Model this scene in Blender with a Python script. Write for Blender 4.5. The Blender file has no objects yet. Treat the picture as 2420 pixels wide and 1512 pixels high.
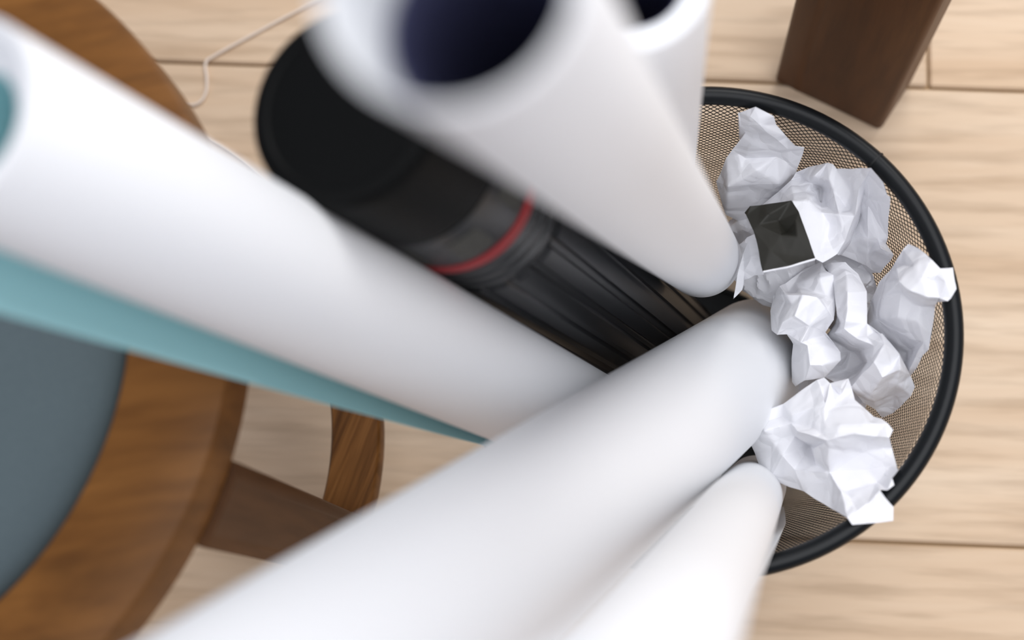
import bpy, bmesh, math, random
import numpy as np
from mathutils import Vector, Matrix, noise
from mathutils.geometry import delaunay_2d_cdt

scene = bpy.context.scene
col = scene.collection
random.seed(7)

# ------------------------------------------------------------------ camera
F = 50.0 / 36.0 * 2420.0            # focal length in pixels of the 2420 x 1512 frame
CX, CY = 1210.0, 756.0
CAM = np.array([-0.033, -0.170, 1.057])
NADIR = (1500.0, 1500.0)            # where plumb lines meet in the frame
def cam_rot():
    d = np.array([NADIR[0]-CX, -(NADIR[1]-CY), -F]); d /= np.linalg.norm(d); k = -d
    s = 0.035
    u = np.array([1.0, -s, -(k[0]-s*k[1])/k[2]]); u /= np.linalg.norm(u)
    return np.array([u, np.cross(k, u), k])
ROT = cam_rot()
cam_data = bpy.data.cameras.new('camera')
cam_data.lens = 50.0; cam_data.sensor_width = 36.0; cam_data.sensor_fit = 'HORIZONTAL'
cam_data.clip_start = 0.02; cam_data.clip_end = 50
cam_data.dof.use_dof = True
cam_data.dof.focus_distance = 0.855
cam_data.dof.aperture_fstop = 4.0
cam_data.dof.aperture_blades = 0
cam = bpy.data.objects.new('camera', cam_data); col.objects.link(cam)
m4 = Matrix([list(ROT[i]) + [CAM[i]] for i in range(3)] + [[0, 0, 0, 1]])
cam.matrix_world = m4
scene.camera = cam

# ------------------------------------------------------------------ light
world = bpy.data.worlds.new('world'); scene.world = world; world.use_nodes = True
bg = world.node_tree.nodes['Background']
bg.inputs['Color'].default_value = (0.84, 0.86, 1.0, 1); bg.inputs['Strength'].default_value = 0.37

def area(name, loc, target, sx, sy, power, color):
    ld = bpy.data.lights.new(name, 'AREA'); ld.shape = 'RECTANGLE'; ld.size = sx; ld.size_y = sy
    ld.energy = power; ld.color = color
    o = bpy.data.objects.new(name, ld); col.objects.link(o); o.location = loc
    o.rotation_euler = (Vector(target) - Vector(loc)).to_track_quat('-Z', 'Y').to_euler()
    return o
area('window_daylight', (0.8, 2.2, 2.2), (0.0, 0.0, 0.2), 1.7, 1.5, 42, (1.0, 0.985, 0.96))
area('overhead_fill', (0.75, -0.15, 2.75), (0.0, 0.0, 0.0), 2.6, 2.6, 54, (0.965, 0.975, 1.0))  # added soft fill in place of ceiling bounce, not a real lamp

scene.view_settings.view_transform = 'Standard'
scene.view_settings.look = 'None'
scene.view_settings.gamma = 1.0
scene.view_settings.use_curve_mapping = False
scene.view_settings.exposure = 0.15

# ------------------------------------------------------------------ helpers
def Wd(px, py, depth):
    return Vector(CAM + ROT @ (np.array([px-CX, -(py-CY), -F]) * depth / F))
def Wh(px, py, h):
    d = ROT @ np.array([px-CX, -(py-CY), -F]); t = (h-CAM[2]) / d[2]
    return Vector(CAM + d*t)

def empty(name, loc):
    o = bpy.data.objects.new(name, None); col.objects.link(o); o.location = loc
    o.empty_display_size = 0.02
    return o
def tag(o, label=None, cat=None, group=None, kind=None):
    if label: o['label'] = label
    if cat: o['category'] = cat
    if group: o['group'] = group
    if kind: o['kind'] = kind
    return o
def obj(name, me, mat, parent=None, smooth=None):
    """link a mesh whose vertices are in world space"""
    mats = mat if isinstance(mat, (list, tuple)) else [mat]
    for m in mats: me.materials.append(m)
    if smooth is not None:
        for p in me.polygons: p.use_smooth = True
        me.set_sharp_from_angle(angle=math.radians(smooth))
    o = bpy.data.objects.new(name, me); col.objects.link(o)
    if parent:
        o.parent = parent
        inv = Matrix.Identity(4)
        q = parent
        off = Vector((0, 0, 0))
        while q:
            off += q.location; q = q.parent
        if parent.type == 'EMPTY': o.matrix_parent_inverse = Matrix.Translation(-parent.location)
    return o
def pydata(name, v, f, mi=None):
    me = bpy.data.meshes.new(name); me.from_pydata([tuple(x) for x in v], [], f)
    if mi is not None:
        me.polygons.foreach_set('material_index', mi)
    me.validate(); me.update()
    return me
def from_bm(name, bm):
    bmesh.ops.recalc_face_normals(bm, faces=bm.faces)
    me = bpy.data.meshes.new(name); bm.to_mesh(me); bm.free(); return me

def frame(axis, up=(0, 0, 1)):
    a = axis.normalized(); u = Vector(up)
    if abs(a.dot(u.normalized())) > 0.98: u = Vector((1, 0, 0))
    e1 = a.cross(u).normalized(); e2 = e1.cross(a).normalized()
    return a, e1, e2
def lathe(prof, origin, axis, n=64, closed=False, wob=None, ref=None):
    """profile of (distance along axis, radius); rings joined by quads"""
    a, e1, e2 = frame(axis, ref or (0, 0, 1))
    v, f = [], []
    for (s, r) in prof:
        for i in range(n):
            t = 2*math.pi*i/n
            rr = r if wob is None else wob(s, r, t)
            v.append(origin + a*s + (e1*math.cos(t) + e2*math.sin(t))*rr)
    k = len(prof)
    for j in range(k if closed else k-1):
        j2 = (j+1) % k
        for i in range(n):
            i2 = (i+1) % n
            f.append((j*n+i, j*n+i2, j2*n+i2, j2*n+i))
    if not closed:
        if prof[0][1] > 1e-4: f.append(tuple(range(n)))
        if prof[-1][1] > 1e-4: f.append(tuple((k-1)*n + i for i in reversed(range(n))))
    return v, f
def lathe_mesh(name, *a, **k):
    v, f = lathe(*a, **k)
    me = pydata(name, v, f)
    bm = bmesh.new(); bm.from_mesh(me)
    bmesh.ops.remove_doubles(bm, verts=bm.verts, dist=1e-6)
    bmesh.ops.recalc_face_normals(bm, faces=bm.faces)
    bm.to_mesh(me); bm.free()
    return me
def tube_mesh(name, pts, r, n=8):
    pts = [Vector(p) for p in pts]; v, f = [], []
    prev = None
    for i, p in enumerate(pts):
        d = (pts[min(i+1, len(pts)-1)] - pts[max(i-1, 0)]).normalized()
        _, e1, e2 = frame(d)
        for k in range(n):
            t = 2*math.pi*k/n; v.append(p + (e1*math.cos(t) + e2*math.sin(t))*r)
    for j in range(len(pts)-1):
        for k in range(n):
            k2 = (k+1) % n; f.append((j*n+k, j*n+k2, (j+1)*n+k2, (j+1)*n+k))
    f.append(tuple(reversed(range(n)))); f.append(tuple((len(pts)-1)*n+k for k in range(n)))
    return pydata(name, v, f)
def catmull(P, n=8):
    P = [Vector(p) for p in P]; out = []
    for i in range(len(P)-1):
        p0, p1, p2, p3 = P[max(i-1, 0)], P[i], P[i+1], P[min(i+2, len(P)-1)]
        for k in range(n):
            t = k/n
            out.append(0.5*((2*p1) + (p2-p0)*t + (2*p0-5*p1+4*p2-p3)*t*t + (3*p1-p0-3*p2+p3)*t**3))
    out.append(P[-1]); return out
def prism(name, poly, z0, z1, bevel=0.0, seg=2):
    bm = bmesh.new()
    b = [bm.verts.new((x, y, z0)) for x, y in poly]; t = [bm.verts.new((x, y, z1)) for x, y in poly]
    n = len(poly); bm.faces.new(b[::-1]); bm.faces.new(t)
    for i in range(n): bm.faces.new((b[i], b[(i+1) % n], t[(i+1) % n], t[i]))
    if bevel:
        bmesh.ops.bevel(bm, geom=bm.edges[:], offset=bevel, segments=seg, affect='EDGES', profile=0.5)
    return from_bm(name, bm)

# ------------------------------------------------------------------ materials
def srgb(r, g, b):
    f = lambda c: (c/255/12.92) if c/255 <= 0.04045 else ((c/255+0.055)/1.055)**2.4
    return (f(r), f(g), f(b), 1)
def mat(name, color, rough=0.5, spec=0.5, metal=0.0, coat=0.0):
    m = bpy.data.materials.new(name); m.use_nodes = True
    b = m.node_tree.nodes['Principled BSDF']
    b.inputs['Base Color'].default_value = color; b.inputs['Roughness'].default_value = rough
    b.inputs['Specular IOR Level'].default_value = spec; b.inputs['Metallic'].default_value = metal
    b.inputs['Coat Weight'].default_value = coat
    return m
def nodes(m): return m.node_tree.nodes, m.node_tree.links, m.node_tree.nodes['Principled BSDF']

def wood(name, c0, c1, c2, scale, rough, bump=0.15, rnd=True, rot=(0, 0, 0), dist=2.0, knots=False, var=0.1):
    """streaky grain; scale is (along, across, depth)"""
    m = mat(name, c1, rough, 0.2); N, L, B = nodes(m)
    tc = N.new('ShaderNodeTexCoord'); mp = N.new('ShaderNodeMapping')
    mp.inputs['Scale'].default_value = scale
    mr0 = N.new('ShaderNodeMapping'); mr0.inputs['Rotation'].default_value = rot
    src = tc.outputs['Object']
    oi = N.new('ShaderNodeObjectInfo')
    if rnd:
        add = N.new('ShaderNodeVectorMath'); add.operation = 'ADD'
        mul = N.new('ShaderNodeVectorMath'); mul.operation = 'SCALE'
        comb = N.new('ShaderNodeCombineXYZ')
        for i in range(3): L.new(oi.outputs['Random'], comb.inputs[i])
        L.new(comb.outputs[0], mul.inputs[0]); mul.inputs['Scale'].default_value = 37.0
        L.new(src, add.inputs[0]); L.new(mul.outputs[0], add.inputs[1]); src = add.outputs[0]
    L.new(src, mr0.inputs['Vector']); L.new(mr0.outputs[0], mp.inputs['Vector'])
    n1 = N.new('ShaderNodeTexNoise'); n1.inputs['Scale'].default_value = 1.0; n1.inputs['Detail'].default_value = 6
    n1.inputs['Roughness'].default_value = 0.62; n1.inputs['Distortion'].default_value = dist*0.25
    n2 = N.new('ShaderNodeTexNoise'); n2.inputs['Scale'].default_value = 5.0; n2.inputs['Detail'].default_value = 4
    L.new(mp.outputs[0], n1.inputs['Vector']); L.new(mp.outputs[0], n2.inputs['Vector'])
    ramp = N.new('ShaderNodeValToRGB')
    ramp.color_ramp.elements[0].position = 0.30; ramp.color_ramp.elements[0].color = c0
    ramp.color_ramp.elements[1].position = 0.72; ramp.color_ramp.elements[1].color = c2
    e = ramp.color_ramp.elements.new(0.5); e.color = c1
    L.new(n1.outputs['Fac'], ramp.inputs['Fac'])
    fine = N.new('ShaderNodeMixRGB'); fine.blend_type = 'MULTIPLY'; fine.inputs['Fac'].default_value = 0.7
    fr = N.new('ShaderNodeValToRGB')
    fr.color_ramp.elements[0].position = 0.33; fr.color_ramp.elements[0].color = (0.72, 0.69, 0.66, 1)
    fr.color_ramp.elements[1].position = 0.55; fr.color_ramp.elements[1].color = (1, 1, 1, 1)
    L.new(n2.outputs['Fac'], fr.inputs['Fac'])
    L.new(ramp.outputs[0], fine.inputs[1]); L.new(fr.outputs[0], fine.inputs[2])
    out = fine.outputs[0]
    if knots:
        mk = N.new('ShaderNodeMapping'); mk.inputs['Scale'].default_value = (3.2, 5.5, 1)
        L.new(src, mk.inputs['Vector'])
        vo = N.new('ShaderNodeTexVoronoi'); vo.inputs['Scale'].default_value = 1.0
        L.new(mk.outputs[0], vo.inputs['Vector'])
        kr = N.new('ShaderNodeValToRGB')
        kr.color_ramp.elements[0].position = 0.015; kr.color_ramp.elements[0].color = (0.55, 0.44, 0.36, 1)
        kr.color_ramp.elements[1].position = 0.07; kr.color_ramp.elements[1].color = (1, 1, 1, 1)
        L.new(vo.outputs['Distance'], kr.inputs['Fac'])
        mx = N.new('ShaderNodeMixRGB'); mx.blend_type = 'MULTIPLY'; mx.inputs['Fac'].default_value = 0.5
        L.new(out, mx.inputs[1]); L.new(kr.outputs[0], mx.inputs[2]); out = mx.outputs[0]
    if rnd:
        hs = N.new('ShaderNodeHueSaturation')
        mr = N.new('ShaderNodeMapRange'); mr.inputs['To Min'].default_value = 1-var; mr.inputs['To Max'].default_value = 1+var
        L.new(oi.outputs['Random'], mr.inputs['Value']); L.new(mr.outputs[0], hs.inputs['Value'])
        L.new(out, hs.inputs['Color']); out = hs.outputs[0]
    L.new(out, B.inputs['Base Color'])
    bp = N.new('ShaderNodeBump'); bp.inputs['Strength'].default_value = bump; bp.inputs['Distance'].default_value = 0.0006
    L.new(n2.outputs['Fac'], bp.inputs['Height']); L.new(bp.outputs[0], B.inputs['Normal'])
    return m

M = {}
M['floor'] = wood('pale_oak', srgb(208, 179, 148), srgb(218, 192, 163), srgb(227, 204, 177), (1.9, 20, 6), 0.5, 0.12, True, knots=True, var=0.035)
M['groove'] = mat('floor_joint', srgb(160, 130, 94), 0.8)
M['stool_wood'] = wood('walnut_seat_ring', srgb(94, 60, 26), srgb(119, 77, 34), srgb(138, 92, 44), (5, 30, 8), 0.42, 0.1, False, rot=(0, 0, math.radians(-12)), dist=3)
M['stool_rail'] = wood('walnut_foot_ring', srgb(62, 36, 15), srgb(122, 80, 40), srgb(150, 104, 58), (95, 5, 10), 0.42, 0.2, False, rot=(0, 0, math.radians(17)), dist=3)
M['stool_leg'] = wood('walnut_leg', srgb(78, 50, 28), srgb(90, 59, 34), srgb(104, 70, 42), (40, 40, 3), 0.5, 0.1, False)
M['dark_leg'] = wood('stained_leg', srgb(74, 42, 17), srgb(87, 51, 22), srgb(101, 63, 30), (36, 36, 4), 0.45, 0.15, False)
def paper(name, color, rough=0.65, fine=0.0):
    m = mat(name, color, rough, 0.25); N, L, B = nodes(m)
    tc = N.new('ShaderNodeTexCoord'); n = N.new('ShaderNodeTexNoise'); n.inputs['Scale'].default_value = 260; n.inputs['Detail'].default_value = 3
    L.new(tc.outputs['Object'], n.inputs['Vector'])
    bp = N.new('ShaderNodeBump'); bp.inputs['Strength'].default_value = 0.05+fine; bp.inputs['Distance'].default_value = 0.0004
    L.new(n.outputs['Fac'], bp.inputs['Height']); L.new(bp.outputs[0], B.inputs['Normal'])
    return m
M['roll'] = paper('white_drawing_paper', (0.86, 0.87, 0.885, 1), 0.55)
M['crumple'] = paper('white_copy_paper', (0.87, 0.87, 0.90, 1), 0.6)
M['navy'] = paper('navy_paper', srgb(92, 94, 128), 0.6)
def creased(m):
    N, L, B = nodes(m)
    tc = N.new('ShaderNodeTexCoord'); nz = N.new('ShaderNodeTexNoise'); nz.inputs['Scale'].default_value = 30
    add = N.new('ShaderNodeVectorMath'); add.operation = 'MULTIPLY_ADD'
    add.inputs[1].default_value = (0.02, 0.02, 0.02)
    L.new(tc.outputs['Object'], nz.inputs['Vector']); L.new(nz.outputs['Color'], add.inputs[0]); L.new(tc.outputs['Object'], add.inputs[2])
    vo = N.new('ShaderNodeTexVoronoi'); vo.feature = 'DISTANCE_TO_EDGE'; vo.inputs['Scale'].default_value = 48
    L.new(add.outputs[0], vo.inputs['Vector'])
    mr = N.new('ShaderNodeMapRange'); mr.inputs['From Max'].default_value = 0.16; mr.clamp = True
    L.new(vo.outputs['Distance'], mr.inputs['Value'])
    bp = N.new('ShaderNodeBump'); bp.inputs['Strength'].default_value = 0.30; bp.inputs['Distance'].default_value = 0.0016
    L.new(mr.outputs[0], bp.inputs['Height']); L.new(bp.outputs[0], B.inputs['Normal'])
creased(M['crumple'])
M['teal'] = paper('teal_paper', srgb(158, 206, 211), 0.6)
M['black_paper'] = paper('black_printed_paper', srgb(42, 41, 36), 0.5, 0.1)
M['rim'] = mat('black_powder_coat', srgb(10, 14, 17), 0.36, 0.25)
M['wire'] = mat('black_wire', srgb(22, 20, 18), 0.55, 0.3)
M['tube'] = mat('black_plastic', srgb(20, 22, 25), 0.36, 0.6)
M['cap'] = mat('black_matte_plastic', srgb(6, 7, 7), 0.55, 0.12)
M['red'] = mat('red_plastic', srgb(152, 44, 48), 0.5)
M['label'] = mat('grey_print', srgb(62, 62, 57), 0.55)
M['cable'] = mat('white_cable', srgb(228, 212, 196), 0.45)
def fabric():
    m = mat('grey_seat_fabric', srgb(96, 112, 120), 0.75, 0.3); N, L, B = nodes(m)
    tc = N.new('ShaderNodeTexCoord'); n = N.new('ShaderNodeTexNoise'); n.inputs['Scale'].default_value = 900
    L.new(tc.outputs['Object'], n.inputs['Vector'])
    r = N.new('ShaderNodeValToRGB'); r.color_ramp.elements[0].color = srgb(72, 85, 90); r.color_ramp.elements[1].color = srgb(90, 103, 107)
    L.new(n.outputs['Fac'], r.inputs['Fac']); L.new(r.outputs[0], B.inputs['Base Color'])
    bp = N.new('ShaderNodeBump'); bp.inputs['Strength'].default_value = 0.3; bp.inputs['Distance'].default_value = 0.0005
    L.new(n.outputs['Fac'], bp.inputs['Height']); L.new(bp.outputs[0], B.inputs['Normal'])
    return m
M['fabric'] = fabric()

# ------------------------------------------------------------------ floor
floor = obj('floor', prism('floor', [(-2.6, -2.2), (2.4, -2.2), (2.4, 2.4), (-2.6, 2.4)], -0.04, -0.0035), M['groove'])
tag(floor, 'pale oak plank floor under the basket and stool', 'floor', kind='structure')
PW = 0.352; Y0 = -0.0955
row_cuts = {0: [-2.5, -1.45, 0.62, 2.3], 1: [-2.5, -0.9, 0.178, 2.3], -1: [-2.5, -0.62, 1.25, 2.3]}
def seam(r, x):      # the boards are laid a touch out of parallel
    sl = -0.016 if r >= 1 else 0.008
    return Y0 + r*PW + sl*(x - 0.05)
for r in range(-5, 6):
    cuts = row_cuts.get(r, [-2.5, -1.6 + 0.9*((r*0.618) % 1), 0.3 + 0.9*((r*0.618) % 1), 2.3])
    for a, b in zip(cuts, cuts[1:]):
        a2, b2 = a+.0009, b-.0009
        me = prism('plank', [(a2, seam(r, a2)+.0011), (b2, seam(r, b2)+.0011), (b2, seam(r+1, b2)-.0011), (a2, seam(r+1, a2)-.0011)], -0.0034, 0.0, 0.0018, 1)
        obj('plank', me, M['floor'], floor)

# ------------------------------------------------------------------ stool
SC = Vector((-0.4171, -0.0605, 0)); SR = 0.2069; SH = 0.47; FH = 0.12
stool = empty('round_stool', SC)
tag(stool, 'round wooden stool with grey padded seat, foot ring and wide brown legs', 'stool')
seat_ring = lathe_mesh('seat_ring', [(SH-0.036, 0.150), (SH-0.036, SR-0.002), (SH-0.034, SR), (SH-0.003, SR), (SH-0.0008, SR-0.0008), (SH, SR-0.003),
                                    (SH, 0.164), (SH-0.001, 0.1615), (SH-0.004, 0.1605)], SC, Vector((0, 0, 1)), 160, True)
obj('seat_ring', seat_ring, M['stool_wood'], stool, 40)
cush = [(SH-0.03, 0.1592), (SH-0.013, 0.1592), (SH-0.007, 0.1575), (SH-0.001, 0.152), (SH+0.0045, 0.140), (SH+0.008, 0.12), (SH+0.010, 0.08), (SH+0.0104, 0.04), (SH+0.0105, 0.0)]
obj('seat_cushion', lathe_mesh('seat_cushion', cush, SC, Vector((0, 0, 1)), 128), M['fabric'], stool, 60)
rail = [(FH-0.026, 0.176), (FH-0.026, 0.2085), (FH-0.002, 0.2095), (FH, 0.2080), (FH, 0.1780), (FH-0.002, 0.1765)]
obj('foot_ring', lathe_mesh('foot_ring', rail, SC, Vector((0, 0, 1)), 160, True), M['stool_rail'], stool, 40)
for k in range(3):
    am = math.radians(-17.6 + 120*k)
    da = math.radians(5.5)
    poly = []
    for i in range(7):
        t = am - da + 2*da*i/6; poly.append((SC.x + 0.2105*math.cos(t), SC.y + 0.2105*math.sin(t)))
    er, et = Vector((math.cos(am), math.sin(am))), Vector((-math.sin(am), math.cos(am)))
    for s in (1, -1):
        q = er*0.1768 + et*(0.0203*s); poly.append((SC.x+q.x, SC.y+q.y))
    # leg is notched round the foot ring: lower post, upper post
    me = prism('leg', poly, 0.0, SH-0.0365, 0.0012, 1)
    obj('leg', me, M['stool_leg'], stool, 35)

# ------------------------------------------------------------------ furniture leg behind the basket
leg = obj('furniture_leg', prism('furniture_leg', [(0.0600, 0.2570), (0.0770, 0.2500), (0.1410, 0.2180), (0.1660, 0.2610), (0.0800, 0.3010)], 0.0, 0.62, 0.004, 3), M['dark_leg'], None, 50)
tag(leg, 'dark brown upright wooden furniture leg standing just behind the mesh basket', 'furniture leg')

# ------------------------------------------------------------------ cable
cp = [(1010, -150), (860, -55), (700, 27), (590, 86), (503, 134), (486, 150), (489, 185), (487, 218), (470, 243), (440, 249), (415, 240), (398, 262), (420, 300), (492, 330), (560, 373), (622, 430), (672, 490), (740, 560), (830, 600)]
cable = obj('thin_cable', tube_mesh('thin_cable', catmull([Wh(x, y, 0.0017) for x, y in cp], 7), 0.0013, 8), M['cable'], None, 60)
tag(cable, 'thin white cable lying loosely bent on the floor beside the stool', 'cable')

# ------------------------------------------------------------------ wire mesh basket
BH = 0.28
def wall_r(z):
    r = 0.0905 + (0.1300-0.0905)*min(max((z-0.012)/(0.262-0.012), 0), 1)
    if z > 0.262: r += (z-0.262)/0.012*0.0035
    return r
basket = empty('wastebasket', (0, 0, 0))
tag(basket, 'round black wire mesh wastebasket holding paper rolls and crumpled paper', 'wastebasket')
RC, RMIN = 0.1347, 0.0053
v, f = [], []
NS, NT = 160, 14
for i in range(NS):
    a = 2*math.pi*i/NS
    for j in range(NT):
        t = 2*math.pi*j/NT
        rr = RC + RMIN*math.cos(t); v.append((rr*math.cos(a), rr*math.sin(a), BH + RMIN*math.sin(t)))
for i in range(NS):
    for j in range(NT):
        f.append((i*NT+j, ((i+1) % NS)*NT+j, ((i+1) % NS)*NT+(j+1) % NT, i*NT+(j+1) % NT))
rim = obj('rim', pydata('rim', v, f), M['rim'], basket, 60)
# butt joint of the rim tube
jp = Wh(2085, 365, BH); ja = math.atan2(jp.y, jp.x)
v, f = [], []
for i in range(3):
    a = ja + (i-1)*0.004
    for j in range(NT):
        t = 2*math.pi*j/NT; rr = RC + (RMIN+0.0004)*math.cos(t)
        v.append((rr*math.cos(a), rr*math.sin(a), BH + (RMIN+0.0004)*math.sin(t)))
for i in range(2):
    for j in range(NT): f.append((i*NT+j, (i+1)*NT+j, (i+1)*NT+(j+1) % NT, i*NT+(j+1) % NT))
f.append(tuple(range(NT))); f.append(tuple(2*NT+j for j in reversed(range(NT))))
obj('rim_joint', pydata('rim_joint', v, f), mat('joint_black', srgb(10, 11, 12), 0.6), basket, 60)  # near-black band over the rim joint
# the woven wall: two families of helical wires
NW, NSEG = 204, 44
zs = np.concatenate([np.linspace(0.006, 0.262, NSEG-5), np.linspace(0.262, 0.277, 6)[1:]])
turn = 0.262/0.0033/NW*2*math.pi      # one cell pitch sideways for each cell height
verts, faces = [], []
for fam in (1, -1):
    for w in range(NW):
        a0 = 2*math.pi*w/NW; base = len(verts)
        for z in zs:
            a = a0 + fam*turn*(z/0.262); r = wall_r(z)
            ca, sa = math.cos(a), math.sin(a)
            # triangular section: two points sideways in the wall, one inwards / outwards
            hw, hd = 0.00057*(r/0.13)**1.2, 0.00012
            tx, ty = -sa, ca
            o = fam*0.00015
            verts.append((ca*(r+o)+tx*hw, sa*(r+o)+ty*hw, z))
            verts.append((ca*(r+o)-tx*hw, sa*(r+o)-ty*hw, z))
            verts.append((ca*(r+o-fam*hd*2), sa*(r+o-fam*hd*2), z))
        for s in range(len(zs)-1):
            b = base + 3*s
            for q in range(3):
                q2 = (q+1) % 3; faces.append((b+q, b+q2, b+3+q2, b+3+q))
wire = obj('mesh_wall', pydata('mesh_wall', verts, faces), M['wire'], basket)
wire['kind'] = 'stuff'
band = lathe_mesh('base_band', [(0.001, 0.0905), (0.002, 0.0915), (0.007, 0.0922), (0.0075, 0.0915), (0.007, 0.0892), (0.004, 0.0885), (0.001, 0.0888)], Vector((0, 0, 0)), Vector((0, 0, 1)), 128, True)
obj('base_band', band, M['rim'], basket, 40)
obj('base_plate', lathe_mesh('base_plate', [(0.003, 0.0), (0.003, 0.0888), (0.0046, 0.0888), (0.0046, 0.0)], Vector((0, 0, 0)), Vector((0, 0, 1)), 96), M['rim'], basket, 40)

# ------------------------------------------------------------------ paper rolls
def line_at(P, Q, px=None, py=None):
    """point of the line P->Q that falls on pixel column px (or row py)"""
    lo, hi = -1.0, 1.2
    def val(t):
        p = np.array(P) + (np.array(Q)-np.array(P))*t; q = ROT.T @ (p-CAM)
        return (CX + F*q[0]/-q[2] - px) if px is not None else (CY - F*q[1]/-q[2] - py)
    ts = np.linspace(-1.0, 1.0, 4001); vs = [val(t) for t in ts]
    best = min(range(len(ts)), key=lambda i: abs(vs[i]))
    return Vector(np.array(P) + (np.array(Q)-np.array(P))*ts[best])

def paper_roll(label, D, P, Q, hole=0.58, recess=0.012, steps=5, inner='roll', shift=None):
    """P near end, Q foot; stepped layers at the near end, open core"""
    P, Q = Vector(P), Vector(Q); R = D/2; ax = Q-P; Ln = ax.length
    root = empty('paper_roll', Q); tag(root, label, 'paper roll', 'rolls of white paper standing in the wastebasket')
    t = 0.0006
    seam = lambda s, r, th: r - 0.00035*((th/(2*math.pi) + 0.37) % 1.0)
    sheet = lathe_mesh('outer_sheet', [(0, R-t*1.5), (0, R-t*0.3), (0.0004, R), (Ln*0.25, R), (Ln*0.5, R), (Ln*0.75, R), (Ln-0.0006, R), (Ln, R-0.0006), (Ln, R-t*1.6), (Ln*0.5, R-t*1.6)], P, ax, 96, True, wob=seam)
    obj('outer_sheet', sheet, M['roll'], root, 40)
    prof = []
    r0, r1 = R-t*1.9, R*hole
    for i in range(steps):
        ra = r0 + (r1-r0)*i/steps; rb = r0 + (r1-r0)*(i+1)/steps
        s = recess*(i+0.4)/steps if i else 0.0004
        prof += [(s, ra), (s+0.0002, (ra+rb)/2), (s, rb+0.0001)]
    prof += [(recess, r1), (Ln*0.35, r1), (Ln*0.7, r1), (Ln-0.003, r1), (Ln-0.0012, (r0+r1)/2), (Ln-0.001, r0), (Ln*0.5, r0)]
    core = lathe_mesh('inner_layers', prof, P, ax, 72, True)
    if shift is not None:        # wound a little off centre
        an = ax.normalized(); sh = shift - an*shift.dot(an)
        for vv in core.vertices:
            d = vv.co - P; rad = (d - an*d.dot(an)).length
            vv.co += sh*min(max((r0-rad)/(r0-r1), 0), 1)
    co = obj('inner_layers', core, M['roll'], root, 30)
    lining = lathe_mesh('core_lining', [(recess+0.0015, r1-0.0001), (recess+0.001, r1-0.0008), (Ln*0.3, r1-0.0008), (Ln*0.6, r1-0.0008), (Ln-0.004, r1-0.0008), (Ln-0.004, r1-0.0001)], P, ax, 72, True)
    if shift is not None:
        for vv in lining.vertices: vv.co += sh
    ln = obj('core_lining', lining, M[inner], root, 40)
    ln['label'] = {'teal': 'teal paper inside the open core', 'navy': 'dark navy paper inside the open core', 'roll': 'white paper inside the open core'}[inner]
    return root, P, ax.normalized(), Ln, R

def loose_edge(root, P, a, Ln, R, side, s0, s1, lift, phi0, phi1, mats, curl=1.6):
    """free edge of the outermost sheet lifting away; side is the direction it lifts to (image-wise), lift(s) its height"""
    ns, nph = 40, 14; v, f, mi = [], [], []
    for layer in (0, 1):
        for i in range(ns+1):
            s = s0 + (s1-s0)*i/ns
            mid = P + a*s
            view = (Vector(CAM)-mid); view = (view - a*view.dot(a)).normalized()
            e1 = a.cross(view).normalized()
            if e1.dot(Vector(side)) < 0: e1 = -e1
            for j in range(nph+1):
                u = j/nph; ph = math.radians(phi0 + (phi1-phi0)*u)
                r = R + 0.0003 + lift(i/ns)*u**curl + (0.0004 if layer else 0)
                q = mid + (e1*math.cos(ph) + view*math.sin(ph))*r
                rr = math.hypot(q.x, q.y)
                if q.z < 0.285:
                    lim = (wall_r(q.z) if q.z < 0.262 else 0.1285) - 0.0025
                    if rr > lim: q.x *= lim/rr; q.y *= lim/rr
                v.append(q)
    n1 = (ns+1)*(nph+1)
    idx = lambda l, i, j: l*n1 + i*(nph+1) + j
    for i in range(ns):
        for j in range(nph):
            f.append((idx(0, i, j), idx(0, i, j+1), idx(0, i+1, j+1), idx(0, i+1, j))); mi.append(0)
            f.append((idx(1, i, j), idx(1, i+1, j), idx(1, i+1, j+1), idx(1, i, j+1))); mi.append(1)
    for i in range(ns):
        f.append((idx(0, i, nph), idx(1, i, nph), idx(1, i+1, nph), idx(0, i+1, nph))); mi.append(0)
    for j in range(nph):
        f.append((idx(0, 0, j), idx(1, 0, j), idx(1, 0, j+1), idx(0, 0, j+1))); mi.append(1)
        f.append((idx(0, ns, j), idx(0, ns, j+1), idx(1, ns, j+1), idx(1, ns, j))); mi.append(1)
    me = pydata('loose_edge', v, f, mi)
    return obj('loose_edge', me, mats, root, 60)

IMG_DOWN = Vector(-ROT[:, 1]); IMG_RIGHT = Vector(ROT[:, 0])
# roll leaning out to the left, teal on its reverse
P, Q = (-0.2238, -0.0377, 0.6744), (-0.0053, -0.0526, 0.0495)
rt = paper_roll('thick white paper roll leaning over the stool, teal reverse side showing', 0.0613, line_at(P, Q, px=-122), Q, 0.56, 0.010, 5, 'teal')
le = loose_edge(*rt, IMG_DOWN, 0.0, 0.47, lambda u: 0.0235*(1-u)**0.75, -72, -14, [M['teal'], M['roll']])
le['label'] = 'teal inner face of the lifted sheet edge'
# roll pointing up at the top of the frame
P, Q = tuple(Wd(1108, -6, 0.0482*F/622)), tuple(CAM + (np.array((0.0012, 0.0655, 0.1766))-CAM)*0.97)
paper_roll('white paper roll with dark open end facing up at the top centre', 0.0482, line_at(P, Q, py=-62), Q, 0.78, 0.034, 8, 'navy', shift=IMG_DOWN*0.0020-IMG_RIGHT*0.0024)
# roll behind it
P, Q = tuple(CAM + (np.array((-0.0403, 0.0470, 0.5941))-CAM)*1.008), tuple(CAM + (np.array((-0.0338, 0.0951, 0.2605))-CAM)*1.008)
paper_roll('short white paper roll half hidden behind the upward pointing roll', 0.0530, line_at(P, Q, py=-62), Q, 0.64, 0.006, 4, 'navy')
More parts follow.
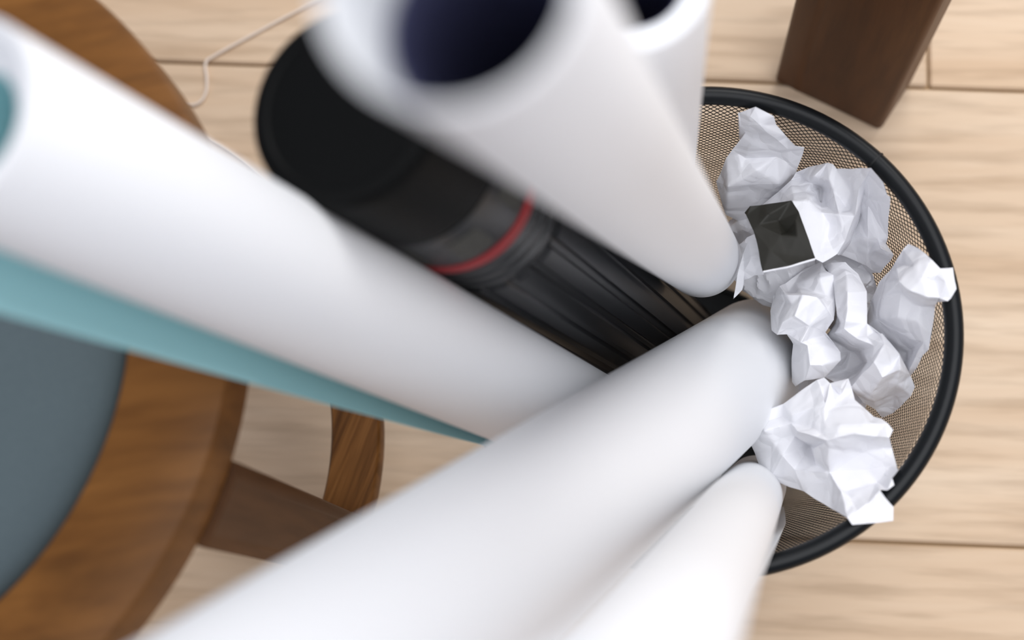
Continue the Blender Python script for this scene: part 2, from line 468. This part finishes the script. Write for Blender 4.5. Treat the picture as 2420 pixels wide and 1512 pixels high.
# big roll to the lower left
P, Q = (-0.1155, -0.1756, 0.5839), (0.0412, 0.0137, 0.1231)
paper_roll('widest white paper roll crossing to the bottom left of the frame', 0.0779, line_at(P, Q, py=1880), Q, 0.6, 0.008)
# roll at the bottom
P, Q = (-0.0261, -0.1701, 0.6892), (0.0413, -0.0717, 0.1309)
rt = paper_roll('slim white paper roll at the bottom, lowest against the basket rim', 0.0386, line_at(P, Q, py=1800), Q, 0.6, 0.006)
loose_edge(*rt, IMG_RIGHT, 0.25, rt[3]+0.026, lambda u: 0.0095*u, -80, -14, [M['roll'], M['roll']])

# ------------------------------------------------------------------ black drawing tube
TP, TQ = Vector((-0.1495, 0.0205, 0.5630)), Vector((-0.0150, 0.0395, 0.0290))
TSH = Vector(-ROT[:, 1])*0.0022 - Vector(ROT[:, 2])*0.006
TP += TSH; TQ += TSH
ta = (TQ-TP).normalized(); TL = (TQ-TP).length; TR = 0.0400
tube = empty('drawing_tube', TQ)
tag(tube, 'black plastic drawing tube with round cap, red ring and fluted body', 'drawing tube')
obj('cap', lathe_mesh('cap', [(0.0012, 0.0), (0.0012, TR*0.80), (0.0, TR*0.83), (0.0006, TR*0.93), (0.003, TR*0.985), (0.007, TR), (0.060, TR), (0.064, TR*0.985), (0.066, TR*0.95), (0.066, TR*0.5), (0.030, TR*0.5), (0.030, 0.0)], TP, ta, 96), M['cap'], tube, 35)
obj('neck', lathe_mesh('neck', [(0.067, TR*0.5), (0.067, TR*0.97), (0.072, TR*0.985), (0.104, TR*0.985), (0.107, TR*0.97), (0.107, TR*0.5)], TP, ta, 96, True), M['tube'], tube, 35)
a_, e1_, e2_ = frame(ta)
for k in range(8):     # printed length scale windows round the neck
    th0 = 2*math.pi*k/8 + 0.2; v, f = [], []
    for lay, rr in ((0, TR*0.987), (1, TR*0.996)):
        for s in (0.077, 0.101):
            for i in range(5):
                t = th0 + 0.40*i/4; v.append(TP + ta*s + (e1_*math.cos(t) + e2_*math.sin(t))*rr)
    for i in range(4):
        f += [(i, i+1, 6+i, 5+i), (10+i, 15+i, 16+i, 11+i), (i, 10+i, 11+i, i+1), (5+i, 6+i, 16+i, 15+i)]
    f += [(0, 5, 15, 10), (4, 14, 19, 9)]
    obj('scale_window', pydata('scale_window', v, f), M['label'], tube, 40)
obj('red_ring', lathe_mesh('red_ring', [(0.108, TR*0.6), (0.108, TR*0.985), (0.1095, TR), (0.1155, TR), (0.117, TR*0.985), (0.117, TR*0.6)], TP, ta, 96, True), M['red'], tube, 35)
prof = [(0.1175, TR*0.6), (0.1175, TR*0.95)]
for s in (0.120, 0.131, 0.142):
    prof += [(s, TR*0.95), (s+0.001, TR*0.995), (s+0.006, TR*0.995), (s+0.0075, TR*0.945), (s+0.010, TR*0.94)]
prof += [(0.154, TR*0.94), (0.154, TR*0.6)]
obj('collar', lathe_mesh('collar', prof, TP, ta, 96, True), M['tube'], tube, 30)
def flute(s, r, t):
    if r < TR*0.6: return r
    x = (t*18/(2*math.pi)) % 1.0
    d = 0.0 if x < 0.62 else 1.0
    ed = min(abs(x-0.62), abs(x-1.0), x)/0.06
    return r - 0.0021*d*min(ed, 1.0)
obj('fluted_body', lathe_mesh('fluted_body', [(0.1545, TR*0.5), (0.1545, TR*0.94), (0.158, TR*0.995), (0.25, TR*0.995), (0.35, TR*0.99), (0.45, TR*0.98), (TL-0.02, TR*0.97), (TL-0.02, TR*0.5)], TP, ta, 360, True, wob=flute), M['tube'], tube, 30)
obj('bottom_cap', lathe_mesh('bottom_cap', [(TL-0.0195, 0.0), (TL-0.0195, TR*0.99), (TL-0.003, TR*0.99), (TL, TR*0.9), (TL, 0.0)], TP, ta, 96), M['cap'], tube, 35)

# ------------------------------------------------------------------ crumpled paper
def rin(z): return wall_r(z) - 0.0035
def crumple(name, label, outline, inner, creases, seed, material='crumple', depth=0.045, amp=0.0009, cuts=4, soft=(0, 0, 1, 1), cat='crumpled paper', group='crumpled white paper in the wastebasket'):
    """outline and inner: (px, py, height) of the creases; a facetted lump with its own back"""
    pts = list(outline) + list(inner)
    n0 = len(outline)
    co2 = [Vector((p[0], -p[1])) for p in pts]
    edges = [(i, (i+1) % n0) for i in range(n0)] + list(creases)
    V2, E2, F2, ov, oe, of = delaunay_2d_cdt(co2, edges, [list(range(n0))], 1, 1e-4)
    h = []
    for i, p in enumerate(V2):
        src = ov[i]
        if src: h.append(pts[src[0]][2])
        else: h.append(sum(q[2]/max((Vector((q[0], -q[1]))-p).length, 1)**2 for q in pts)/sum(1/max((Vector((q[0], -q[1]))-p).length, 1)**2 for q in pts))
    W = []
    for p, z in zip(V2, h):
        w = Wh(p.x, -p.y, z)
        while z < 0.289 and math.hypot(w.x, w.y) > (rin(z) if z < 0.27 else 0.1265):
            z += 0.001; w = Wh(p.x, -p.y, z)
        W.append(w)
    bm = bmesh.new()
    bv = [bm.verts.new(w) for w in W]
    for fc in F2:
        try: bm.faces.new([bv[i] for i in fc])
        except ValueError: pass
    for x in [x for x in bm.verts if not x.link_faces]: bm.verts.remove(x)
    want = {frozenset((ei[0], ei[1])) for ei in creases}
    key = {}
    for i, vv in enumerate(bv): key[vv] = ov[i][0] if ov[i] else -1-i
    for k, e in enumerate(E2):
        if any(o_ >= n0 for o_ in oe[k]):
            ed = bm.edges.get((bv[e[0]], bv[e[1]])) if bv[e[0]].is_valid and bv[e[1]].is_valid else None
            if ed: ed.smooth = False
    bmesh.ops.triangulate(bm, faces=bm.faces[:])
    for it in range(cuts):
        bmesh.ops.subdivide_edges(bm, edges=bm.edges[:], cuts=1, use_grid_fill=True)
        for _ in range(soft[min(it, len(soft)-1)]):      # panels relax, creases and outline stay put
            upd = {}
            for x in bm.verts:
                cr = [e for e in x.link_edges if not e.smooth]
                if x.is_boundary:
                    continue
                if not cr:
                    m_ = sum((e.other_vert(x).co for e in x.link_edges), Vector())/len(x.link_edges)
                    upd[x] = x.co.lerp(m_, 0.5)
                elif len(cr) == 2:
                    m_ = (cr[0].other_vert(x).co + cr[1].other_vert(x).co)/2
                    upd[x] = x.co.lerp(m_, 0.22)
            for x, c_ in upd.items(): x.co = c_
    bm.normal_update()
    camv = Vector(CAM)
    for fc in bm.faces:
        if fc.normal.dot(camv-fc.calc_center_median()) < 0: fc.normal_flip()
    bm.normal_update()
    off = Vector((seed*3.7, seed*1.3, seed*2.1))
    disp = {}
    for x in bm.verts:
        q = x.co*42 + off
        vd = noise.voronoi(q*0.95 + noise.noise_vector(q*0.6)*0.5)[0]
        d = (1-abs(noise.noise(q*0.8))*2.6)*0.55 - min(vd[1]-vd[0], 0.42)*1.3 + (1-abs(noise.noise(q*2.3+Vector((5, 2, 1))))*2.4)*0.22
        edge = 0.35 if x.is_boundary else 1.0
        jig = noise.noise_vector(x.co*60 + off)*0.0008
        disp[x] = x.normal*(d*amp*edge) + jig
    for x, d in disp.items(): x.co += d
    # back of the lump
    cen = sum((x.co for x in bm.verts), Vector())/len(bm.verts)
    front = bm.faces[:]
    bound = [e for e in bm.edges if e.is_boundary]
    vmap = {}
    for x in list(bm.verts):
        if x.is_boundary: continue
        dmin = 1.0
        p = cen + (x.co-cen)*0.86
        ray = (p-camv).normalized()
        q = p + ray*depth*(0.75 + 0.6*noise.noise(x.co*38 + off))
        rr = math.hypot(q.x, q.y); lim = rin(q.z) if q.z < .27 else 1
        if rr > lim: q.x *= lim/rr; q.y *= lim/rr
        vmap[x] = q
    newv = {x: bm.verts.new(q) for x, q in vmap.items()}
    for fc in front:
        try: bm.faces.new([newv.get(x, x) for x in reversed(fc.verts[:])])
        except ValueError: pass
    me = from_bm(name, bm)
    keep = [e.index for e in me.edges if e.use_edge_sharp]
    o = obj(name, me, M[material], None, 34)
    sharp = me.attributes.get('sharp_edge')
    if sharp:
        for k in keep: sharp.data[k].value = True
    tag(o, label, cat, group)
    return o

def lump(label, c, r, seed, squash=(1, 1, 1)):
    bm = bmesh.new(); bmesh.ops.create_icosphere(bm, subdivisions=5, radius=1.0)
    off = Vector((seed*2.3, seed*5.1, seed))
    rnd = random.Random(seed)
    planes = [(Vector((rnd.gauss(0, 1), rnd.gauss(0, 1), rnd.gauss(0, 1))).normalized(), rnd.uniform(0.62, 0.95)) for _ in range(34)]
    for x in bm.verts:
        d = x.co.normalized(); s = 1.25
        for n, h in planes:
            k = d.dot(n)
            if k > 0.05: s = min(s, h/k)
        s += 0.16*(0.5-abs(noise.noise(d*2.4+off))) + 0.02*(0.5-abs(noise.noise(d*6+off)))
        q = Vector(c) + Vector((d.x*squash[0], d.y*squash[1], d.z*squash[2]))*(r*s)
        lim = rin(q.z) - 0.001; rr = math.hypot(q.x, q.y)
        if rr > lim: q.x *= lim/rr; q.y *= lim/rr
        x.co = q
    o = obj('crumpled_paper', from_bm('crumpled_paper', bm), M['crumple'], None, 22)
    tag(o, label, 'crumpled paper', 'crumpled white paper in the wastebasket')
    return o

# the peaked sheet at the top of the pile
crumple('crumpled_paper', 'tall peaked crumpled white sheet at the back of the basket, nearest the furniture leg',
 [(1787,252,.283),(1743,266,.276),(1746,296,.270),(1760,315,.263),(1743,340,.250),(1715,375,.232),(1692,430,.212),(1714,508,.190),(1775,535,.180),(1815,500,.188),(1845,462,.205),(1875,425,.218),(1893,375,.240),(1902,348,.252),(1880,345,.258),(1858,322,.264),(1836,295,.272),(1828,275,.278)],
 [(1797,295,.281),(1773,276,.284),(1768,295,.276),(1860,352,.252),(1884,366,.243),(1762,376,.236),(1835,369,.238),(1865,384,.237),(1722,440,.224),(1838,433,.224),(1752,402,.234),(1790,405,.239),(1790,450,.214),(1780,330,.258),(1745,365,.238)],
 [(0,19),(19,18),(18,21),(21,22),(22,13),(18,20),(20,31),(32,23),(23,24),(24,25),(25,12),(32,26),(26,27),(27,11),(9+17+0,6)], 1)
# big sheet behind the black square
crumple('crumpled_paper', 'crumpled white sheet with a folded flank, right behind the black printed paper',
 [(1882,406,.235),(1912,394,.238),(1955,385,.246),(1968,388,.25),(1978,399,.252),(2058,397,.262),(2088,430,.252),(2095,460,.246),(2103,466,.240),(2099,560,.226),(2093,575,.235),(2112,600,.238),(2104,617,.226),(2080,646,.215),(2062,640,.212),(2046,626,.214),(1986,602,.212),(1978,600,.252),(1943,621,.256),(1926,612,.258),(1902,540,.262),(1874,476,.262),(1845,482,.236),(1815,488,.225),(1800,486,.215),(1842,452,.225),(1870,425,.228)],
 [(2030,448,.266),(2021,510,.264),(1998,570,.258),(2040,452,.238),(2031,515,.230),(2010,572,.222),(2054,420,.250),(2052,480,.244),(2051,560,.236),(1938,476,.228),(1918,430,.236),(1938,445,.222),(1925,414,.250),(1935,420,.246),(1912,474,.260),(1942,500,.256),(1956,560,.250),(1968,590,.254),(1970,450,.252),(1985,508,.262),(2000,490,.252),(2012,455,.256),(1960,425,.254),(2074,565,.240),(2082,585,.248),(2085,470,.240),(2052,600,.222),(1890,420,.226),(1905,450,.244),(1960,530,.250),(1990,540,.258)],
 [(5,27),(27,28),(28,29),(29,17),(5,30),(30,31),(31,32),(32,16),(5,33),(33,34),(34,35),(35,15),(41,20),(42,43),(43,44),(36,42)], 2)
# black printed sheet
bp = crumple('printed_paper', 'square of creased black printed paper with a thin white edge', 
 [(1759,503,.258),(1772,488,.262),(1797,486,.262),(1868,474,.266),(1886,500,.268),(1901,536,.270),(1926,610,.272),(1862,629,.272),(1804,641,.270),(1794,600,.270),(1780,546,.268),(1763,510,.262)],
 [(1792,532,.267),(1845,556,.270),(1856,548,.263),(1838,520,.264),(1815,505,.268),(1880,520,.270),(1858,600,.270),(1820,590,.272),(1885,560,.271)],
 [(11,12),(12,13),(13,14),(16,15),(15,17),(14,15)], 3, 'black_paper', depth=0.004, amp=0.0006, cat='printed paper', group=None)
eb = []
for (x, y, h) in [(1804, 642, .2702), (1835, 636, .2712), (1862, 631, .2722), (1895, 621, .2724), (1926, 612, .2722)]: eb.append(Wh(x, y, h))
obj('paper_edge', tube_mesh('paper_edge', catmull(eb, 4), 0.0006, 6), M['crumple'], bp, 60)
# torn strip left of the black square
crumple('crumpled_paper', 'small torn white strip hanging below the left side of the black printed paper',
 [(1742,650,.236),(1755,600,.240),(1768,571,.246),(1788,565,.250),(1800,620,.248),(1806,648,.244),(1782,650,.236),(1768,658,.232),(1757,662,.228),(1753,685,.228),(1733,706,.224)],
 [(1775,610,.246),(1758,640,.238),(1785,640,.240)], [(2,11),(11,12),(12,9)], 4, depth=0.006, amp=0.0005)
# small ball next to the widest roll
crumple('crumpled_paper', 'small rounded crumpled white ball touching the end of the widest roll',
 [(1821,735,.225),(1828,700,.222),(1842,676,.236),(1858,668,.222),(1900,636,.214),(1942,618,.222),(1950,640,.232),(1968,650,.236),(1975,700,.232),(1972,757,.240),(1952,784,.230),(1985,832,.232),(1986,850,.232),(1946,893,.226),(1905,897,.232),(1880,913,.214),(1871,902,.210),(1874,812,.222),(1860,790,.234),(1836,791,.236),(1825,781,.226)],
 [(1855,696,.250),(1895,697,.256),(1930,704,.254),(1955,730,.250),(1880,745,.258),(1850,760,.250),(1915,770,.250),(1892,808,.248),(1910,803,.240),(1880,668,.220),(1920,690,.232),(1935,655,.238),(1952,790,.225),(1915,860,.242),(1908,815,.244),(1943,862,.240),(1945,815,.234),(1870,720,.250),(1865,690,.224),(1955,700,.236),(1960,752,.242)],
 [(2,21),(21,22),(22,23),(23,24),(24,9),(18,28),(28,29),(35,34),(14,34),(34,36),(36,13),(38,25),(25,27)], 5)
# twisted strip and lower piece
crumple('crumpled_paper', 'twisted strip of crumpled white paper in the middle of the pile',
 [(1948,629,.220),(1965,621,.228),(2000,619,.232),(2030,648,.238),(2047,690,.246),(2049,765,.252),(2085,790,.258),(2102,806,.256),(2126,836,.254),(2141,866,.250),(2151,887,.246),(2162,915,.232),(2154,937,.226),(2130,958,.216),(2110,976,.208),(2085,986,.204),(2070,968,.214),(2040,952,.220),(2026,935,.222),(2008,915,.232),(1982,908,.214),(1948,892,.206),(1984,852,.214),(1984,832,.210),(1952,796,.212),(1974,764,.222),(1979,740,.240),(1973,690,.240),(1966,650,.232)],
 [(2005,690,.252),(2000,640,.240),(2000,760,.258),(1996,777,.254),(2026,801,.254),(2066,817,.258),(2060,846,.254),(2020,790,.248),(2050,798,.254),(2010,830,.206),(2040,858,.208),(2000,876,.200),(2090,816,.266),(2066,856,.262),(2100,902,.246),(2128,872,.260),(2086,892,.258),(2060,930,.240),(1990,815,.212),(2110,870,.254),(2095,930,.232),(2120,905,.248),(2030,830,.214),(2075,785,.252),(2112,940,.222)],
 [(26,31),(31,32),(32,33),(33,34),(34,35),(4,29),(5,37),(37,41),(41,42),(42,19),(41,7),(35,42),(42,45),(45,44),(44,9),(45,43),(43,46)], 6)
# sheet with a tab on the rim
crumple('crumpled_paper', 'crumpled white sheet whose tab pokes over the right side of the rim',
 [(2050,745,.218),(2056,715,.224),(2076,665,.236),(2100,640,.244),(2114,620,.254),(2130,590,.268),(2146,576,.274),(2175,590,.276),(2203,614,.281),(2222,633,.287),(2251,631,.2905),(2256,662,.2905),(2260,682,.2905),(2248,706,.2885),(2240,713,.286),(2218,704,.278),(2209,726,.268),(2200,790,.250),(2195,825,.244),(2180,842,.240),(2166,870,.234),(2150,888,.226),(2139,858,.220),(2110,822,.216),(2085,792,.222),(2052,768,.218)],
 [(2118,636,.272),(2127,664,.282),(2150,686,.288),(2190,702,.291),(2128,692,.262),(2122,750,.256),(2182,806,.256),(2150,870,.240),(2166,760,.262),(2206,665,.286),(2216,648,.284),(2160,630,.284),(2180,655,.290),(2085,700,.246),(2080,750,.240),(2110,775,.242),(2150,800,.246),(2186,745,.262),(2172,722,.264),(2145,830,.224),(2235,665,.292)],
 [(4,26),(26,27),(27,28),(28,29),(29,15),(27,30),(30,31),(31,41),(41,42),(42,32),(32,33),(33,21),(44,43),(37,38),(9,36),(36,35),(35,29)], 7)
# large sheet at the bottom of the pile
crumple('crumpled_paper', 'largest crumpled white sheet, lowest in view, its corner tab lying over the rim',
 [(1764,1030,.228),(1785,1005,.236),(1808,970,.242),(1850,954,.246),(1868,940,.250),(1930,899,.256),(1947,893,.258),(1961,907,.260),(2005,895,.262),(2012,920,.256),(2018,945,.262),(2066,985,.268),(2085,990,.272),(2100,1000,.276),(2113,1016,.276),(2103,1035,.275),(2108,1060,.266),(2118,1098,.262),(2123,1110,.262),(2108,1130,.272),(2113,1146,.284),(2098,1158,.288),(2080,1156,.2905),(2094,1175,.2905),(2112,1197,.2905),(2111,1231,.2905),(2070,1235,.2905),(2015,1241,.288),(2003,1224,.276),(1960,1200,.258),(1900,1162,.240),(1865,1150,.232),(1812,1130,.222),(1799,1110,.222),(1785,1070,.222)],
 [(1885,1021,.270),(1912,1056,.234),(1880,1112,.246),(1924,1060,.262),(1955,1040,.280),(1976,1035,.284),(2020,1026,.286),(2070,1030,.284),(1950,1000,.274),(1985,1004,.281),(2060,1001,.281),(1960,966,.266),(1948,958,.270),(1960,1115,.256),(2045,1110,.258),(2025,1206,.252),(1826,1120,.232),(1808,1020,.248),(1990,920,.268),(1985,935,.256),(2050,1185,.262),(2062,1195,.2895),(1870,1000,.250),(1925,1015,.268),(1850,1075,.246),(1930,1100,.246),(2000,1160,.262),(1985,1195,.274),(2085,1060,.266),(2000,1070,.266),(1870,980,.256),(1920,965,.264),(2075,1140,.262),(1948,955,.262),(1850,985,.242),(1830,1050,.242),(1990,1165,.274),(2036,1212,.288),(1880,1030,.246)],
 [(52,57),(57,35),(35,39),(39,40),(40,41),(41,42),(42,15),(43,44),(44,45),(45,13),(73,36),(36,37),(37,48),(48,49),(49,17),(48,71),(71,28),(50,55),(55,67),(56,72),(72,27),(56,22),(37,30),(8,54),(54,10),(5,47),(69,65),(65,66),(66,47),(1,69),(47,7),(59,37),(51,59),(16,63)], 8)

# sheets lower in the basket, seen through the gaps
def deep(px, py, h): return tuple(Wh(px, py, h))
lump('crumpled white ball deep in the basket under the peaked sheet', deep(1810, 560, 0.165), 0.032, 11)
lump('crumpled white ball deep in the basket, in the gap left of the tabbed sheet', deep(2062, 685, 0.170), 0.036, 12)
lump('crumpled white ball deep in the basket, in the gap under the largest sheet', deep(1960, 900, 0.150), 0.036, 16)
lump('crumpled white ball between the black paper and the widest roll', deep(1850, 640, 0.190), 0.030, 15)
lump('crumpled white ball deep in the basket, in the gap right below the folded flank', deep(1985, 640, 0.180), 0.028, 18)
